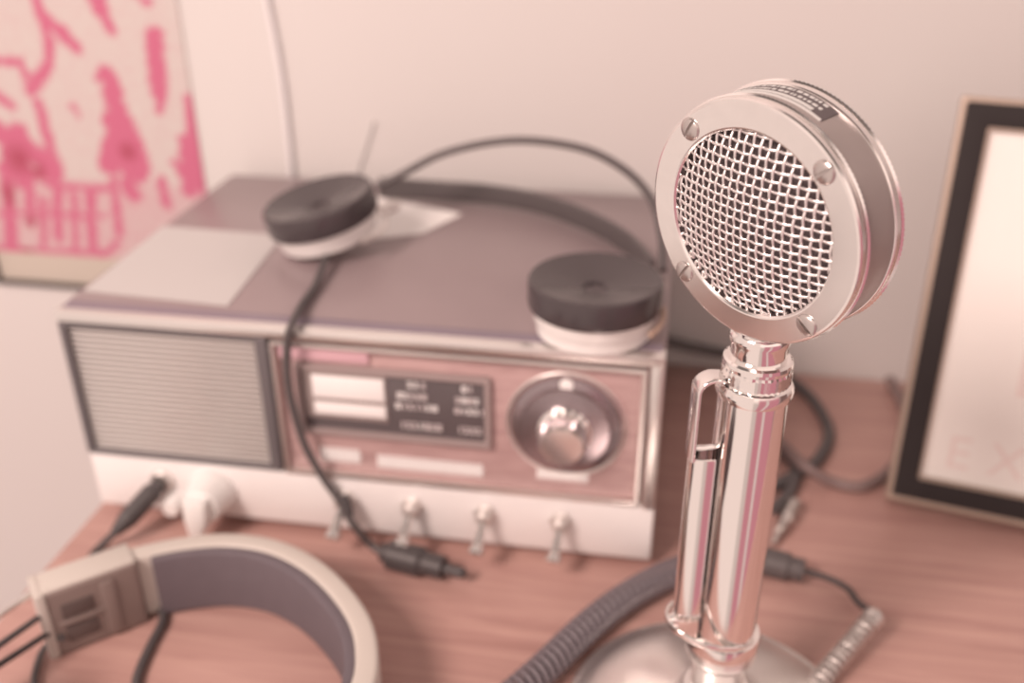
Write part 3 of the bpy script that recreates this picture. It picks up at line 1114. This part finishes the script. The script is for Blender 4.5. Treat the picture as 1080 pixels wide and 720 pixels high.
for j in range(gy):
    for i in range(gx):
        bm.faces.new((g[j][i], g[j][i + 1], g[j + 1][i + 1], g[j + 1][i]))
obj('printed_image', bm, M_poster, art)
bm = NB(); box(bm, (-pw / 2 - .003, -0.0040, -0.0030), (-pw / 2 + .0012, 0.0, ph_ + .002), 0.0006)
box(bm, (-pw / 2 - .003, -0.0040, -0.0032), (pw / 2 + .000, 0.0, -0.0002), 0.0006)  # bottom bar is the shadow gap below the print, built as a strip
obj('edge_shadow_strip', bm, M_frame_black, art)

# ------------------------------------------------------------------ framed certificate on the right
P0 = atz(932, 532, 0.0)
dF = (atz(1080, 563, 0) - P0).normalized()
nF = V((-dF.y, dF.x, 0))
LEAN = R(16)
upF = V((0, 0, 1)) * math.cos(LEAN) + nF * math.sin(LEAN)
bkF = nF * math.cos(LEAN) - V((0, 0, 1)) * math.sin(LEAN)
pf = thing('picture_frame', 'black and pale gold picture frame with cream paper, leaning back at the right edge', 'picture frame', P0, 0)
MF = basis(dF, bkF, upF, (0, 0, 0.0040))
FW_, FH = 0.175, 0.2215
bm = NB(); ringframe(bm, 0, FW_, 0, FH, 0.0048, 0.0000, 0.0140, 0.0012, MF)
obj('outer_moulding', bm, M_frame_gold, pf)
bm = NB(); ringframe(bm, 0.0030, FW_ - .0030, 0.0036, FH - .003, 0.0118, -0.0012, 0.010, 0.0012, MF)
obj('frame', bm, M_frame_black, pf)
bm = NB(); ringframe(bm, 0.0142, FW_ - .0142, 0.0148, FH - .0142, 0.0018, -0.0002, 0.010, 0.0005, MF)
obj('inner_slip', bm, M_frame_gold, pf)
bm = NB(); box(bm, (0.0140, 0.0040, 0.0146), (FW_ - .0140, 0.0046, FH - .0140), 0, mx=MF)
sheet = obj('certificate', bm, M_frame_paper, pf)
bm = NB(); box(bm, (0.0035, 0.0100, 0.0040), (FW_ - .0035, 0.0130, FH - .0035), 0.0004, mx=MF)
obj('back_board', bm, M_board, pf)
bm = NB()
MFI = MF.inverted()


def fpt(px, py):
    p = MFI @ (atplane(px, py, P0 + V((0, 0, .004)) + bkF * .0038, bkF) - P0)
    return p.x, p.z


ex, ez = fpt(994, 491)
for chx, dxx in (('E', 0.0), ('X', 0.0215)):
    bm = NB()
    merge(bm, text_bm(chx, 0.0265, 0.00004), MF @ Matrix.Translation((ex + dxx, 0.0039, ez)) @ Matrix.Rotation(R(90), 4, 'X'))
    obj('letter', bm, M_frame_ink, sheet)
bm = NB()
lx0, lz0 = fpt(1071, 418); lx1, lz1 = fpt(1071, 352)
box(bm, (lx0, 0.0037, lz0), (lx0 + .010, 0.0040, lz1), 0.0, mx=MF)
obj('letter_block', bm, M_frame_ink, sheet)
# easel strut behind
bm = NB()
top_ = MF @ V((FW_ / 2, 0.013, FH * 0.62)); bot_ = V((top_.x, top_.y, 0)) + nF * 0.035; bot_.z = 0.0015
sweep(bm, [top_, top_.lerp(bot_, .5), bot_], rrect(-0.016, 0.016, -0.0014, 0.0014, 0.001), upv=nF)
obj('easel_strut', bm, M_board, pf)

# ------------------------------------------------------------------ loose cables
def loose(name, pts, r, m, label, cat, start=None):
    root = pts[0].copy(); root.z = 0
    bm = NB(); tube(bm, spline([p - root for p in pts], 10), r, 10)
    return tag(obj(name, bm, m, None, loc=root), label, cat)


c1 = loose('power_cable', [loc(W - .03, D + .003, .030), loc(W + .012, D - .002, .020)] + [atz(x, y, .0036) for x, y in ((800, 380), (826, 396), (856, 420), (874, 455), (862, 485), (836, 502), (800, 516), (770, 500), (782, 470), (812, 470), (838, 490), (832, 520), (815, 537))],
           0.0034, M_cord, 'black power cable looped on the desk right of the radio, behind the microphone pole', 'cable')
c2 = loose('aerial_cable', [atz(x, y, z) for x, y, z in ((938, 400, .0040), (951, 424, .0034), (957, 452, .0034), (946, 488, .0034), (912, 512, .0034), (878, 508, .0034), (852, 494, .0100), (836, 480, .0100), (815, 460, .0034))],
           0.0032, mat('brown_black_cord', (118, 90, 84), 0.5), 'dark brown cable curving in an open loop beside the picture frame', 'cable')
jp = thing('jack_plug', 'small silver plug lying on the desk just right of the microphone pole', 'plug', atz(832, 550, 0))
ja, jb = atz(838, 532, .0048) - jp.location, atz(822, 560, .0044) - jp.location
bm = NB(); tube(bm, [ja.lerp(jb, i / 12) for i in range(13)], lambda t: 0.0044 if t < .6 else 0.0032, 14)
obj('plug_sleeve', bm, M_steel, jp)
bm = NB(); jc = jb + (jb - ja) * .45
tube(bm, [jb.lerp(jc, i / 8) for i in range(9)], lambda t: 0.0018 if t < .8 else 0.0012, 10)
obj('plug_tip', bm, M_trim, jp)


def wp(px, py, off):
    return atplane(px, py, WO - BW * off, BW)


pts = [wp(308, 205, .0036), wp(307, 182, .0036), wp(303, 140, .0034), wp(298, 95, .0034), wp(290, 45, .0034), wp(281, 0, .0034), wp(274, -50, .0034)]
root = pts[0].copy()
bm = NB(); tube(bm, spline([p - root for p in pts], 8), 0.0016, 10)
tag(obj('wall_cable', bm, M_glasswire, loc=root), 'pale cable running up the white wall behind the radio, left of centre', 'cable')
pts = [wp(373, 196, .0022), wp(378, 178, .0020), wp(386, 154, .0018), wp(394, 128, .0018)]
root = pts[0].copy()
bm = NB(); tube(bm, spline([p - root for p in pts], 8), lambda t: 0.0007, 8)
tag(obj('aerial_wire', bm, mat('thin_grey_wire', (204, 182, 172), .5), loc=root), 'short thin wire end sticking up behind the radio above the left earpiece', 'wire')

# ------------------------------------------------------------------ light: the room as a procedural environment (window behind-left, pale ceiling, rose furnishings)
w = bpy.data.worlds.new('room_light')
scene.world = w
w.use_nodes = True
nt = w.node_tree
nt.nodes.clear()
N = nt.nodes.new
Lk = nt.links.new
tc = N('ShaderNodeTexCoord')
sep = N('ShaderNodeSeparateXYZ')
Lk(tc.outputs['Generated'], sep.inputs[0])


def math_(op, a, b=None, c=None):
    n = N('ShaderNodeMath'); n.operation = op
    for i, x in enumerate((a, b, c)):
        if x is None: continue
        if isinstance(x, (int, float)): n.inputs[i].default_value = x
        else: Lk(x, n.inputs[i])
    return n.outputs[0]


X, Y, Z = sep.outputs
az = math_('MULTIPLY', math_('ARCTAN2', X, math_('MULTIPLY', Y, -1)), 180 / math.pi)     # 0 = behind the camera, + = right
el = math_('MULTIPLY', math_('ARCSINE', Z), 180 / math.pi)


def smooth(x, a, b):
    n = N('ShaderNodeMapRange'); n.interpolation_type = 'SMOOTHSTEP'
    Lk(x, n.inputs['Value'])
    n.inputs['From Min'].default_value = a; n.inputs['From Max'].default_value = b
    return n.outputs['Result']


def window(a0, a1, e0, e1, s=6, se=10):
    f = math_('MULTIPLY', smooth(az, a0 - s, a0 + s), math_('SUBTRACT', 1, smooth(az, a1 - s, a1 + s)))
    g_ = math_('MULTIPLY', smooth(el, e0 - se, e0 + se), math_('SUBTRACT', 1, smooth(el, e1 - se, e1 + se)))
    return math_('MULTIPLY', f, g_)


def mixc(fac, a, b):
    n = N('ShaderNodeMix'); n.data_type = 'RGBA'
    Lk(fac, n.inputs[0])
    for i, x in ((6, a), (7, b)):
        if isinstance(x, tuple): n.inputs[i].default_value = x + (1,)
        else: Lk(x, n.inputs[i])
    return n.outputs[2]


def tint(v):
    return tuple(v * t for t in TINT)


c = mixc(smooth(el, -20, 8), tint(0.70), tint(1.0))                # floor half / wall half
c = mixc(window(-20, 95, 2, 60, 8), c, tint(1.35))                  # unseen wall behind the camera, brightened to fill the right side
c = mixc(smooth(el, 34, 46), c, tint(0.20))                        # dim ceiling
c = mixc(window(-130, -76, -75, 30, 8), c, tint(0.98))             # pale left wall and floor
c = mixc(window(2, 62, -75, 8, 3), c, (0.62, 0.24, 0.27))          # rose furnishing behind, to the right
c = mixc(window(22, 30, -75, 8, 2), c, (0.78, 0.60, 0.54))
c = mixc(window(62, 120, -75, 25, 6), c, (0.22, 0.125, 0.11))      # brown furniture to the right
c = mixc(window(-72, -12, -75, 36, 3), c, tint(1.02))              # pale curtained opening behind-left
bg = N('ShaderNodeBackground')
Lk(c, bg.inputs['Color'])
bg.inputs['Strength'].default_value = 1.0
out = N('ShaderNodeOutputWorld')
Lk(bg.outputs[0], out.inputs['Surface'])

# the near window on the left: a soft rectangular source
ld = bpy.data.lights.new('window_light', 'AREA')
ld.shape = 'RECTANGLE'
ld.size, ld.size_y = 0.42, 0.42
ld.energy = 25
ld.color = TINT
lo = bpy.data.objects.new('window_light', ld)
COL.objects.link(lo)
lo.location = (-0.85, -0.50, 1.15)
lo.rotation_euler = (V((0.0, 0.42, 0.05)) - lo.location).to_track_quat('-Z', 'Y').to_euler()

scene.view_settings.view_transform = 'Standard'
scene.view_settings.look = 'None'
scene.view_settings.exposure = -0.10
scene.view_settings.gamma = 1.0
scene.view_settings.use_curve_mapping = False
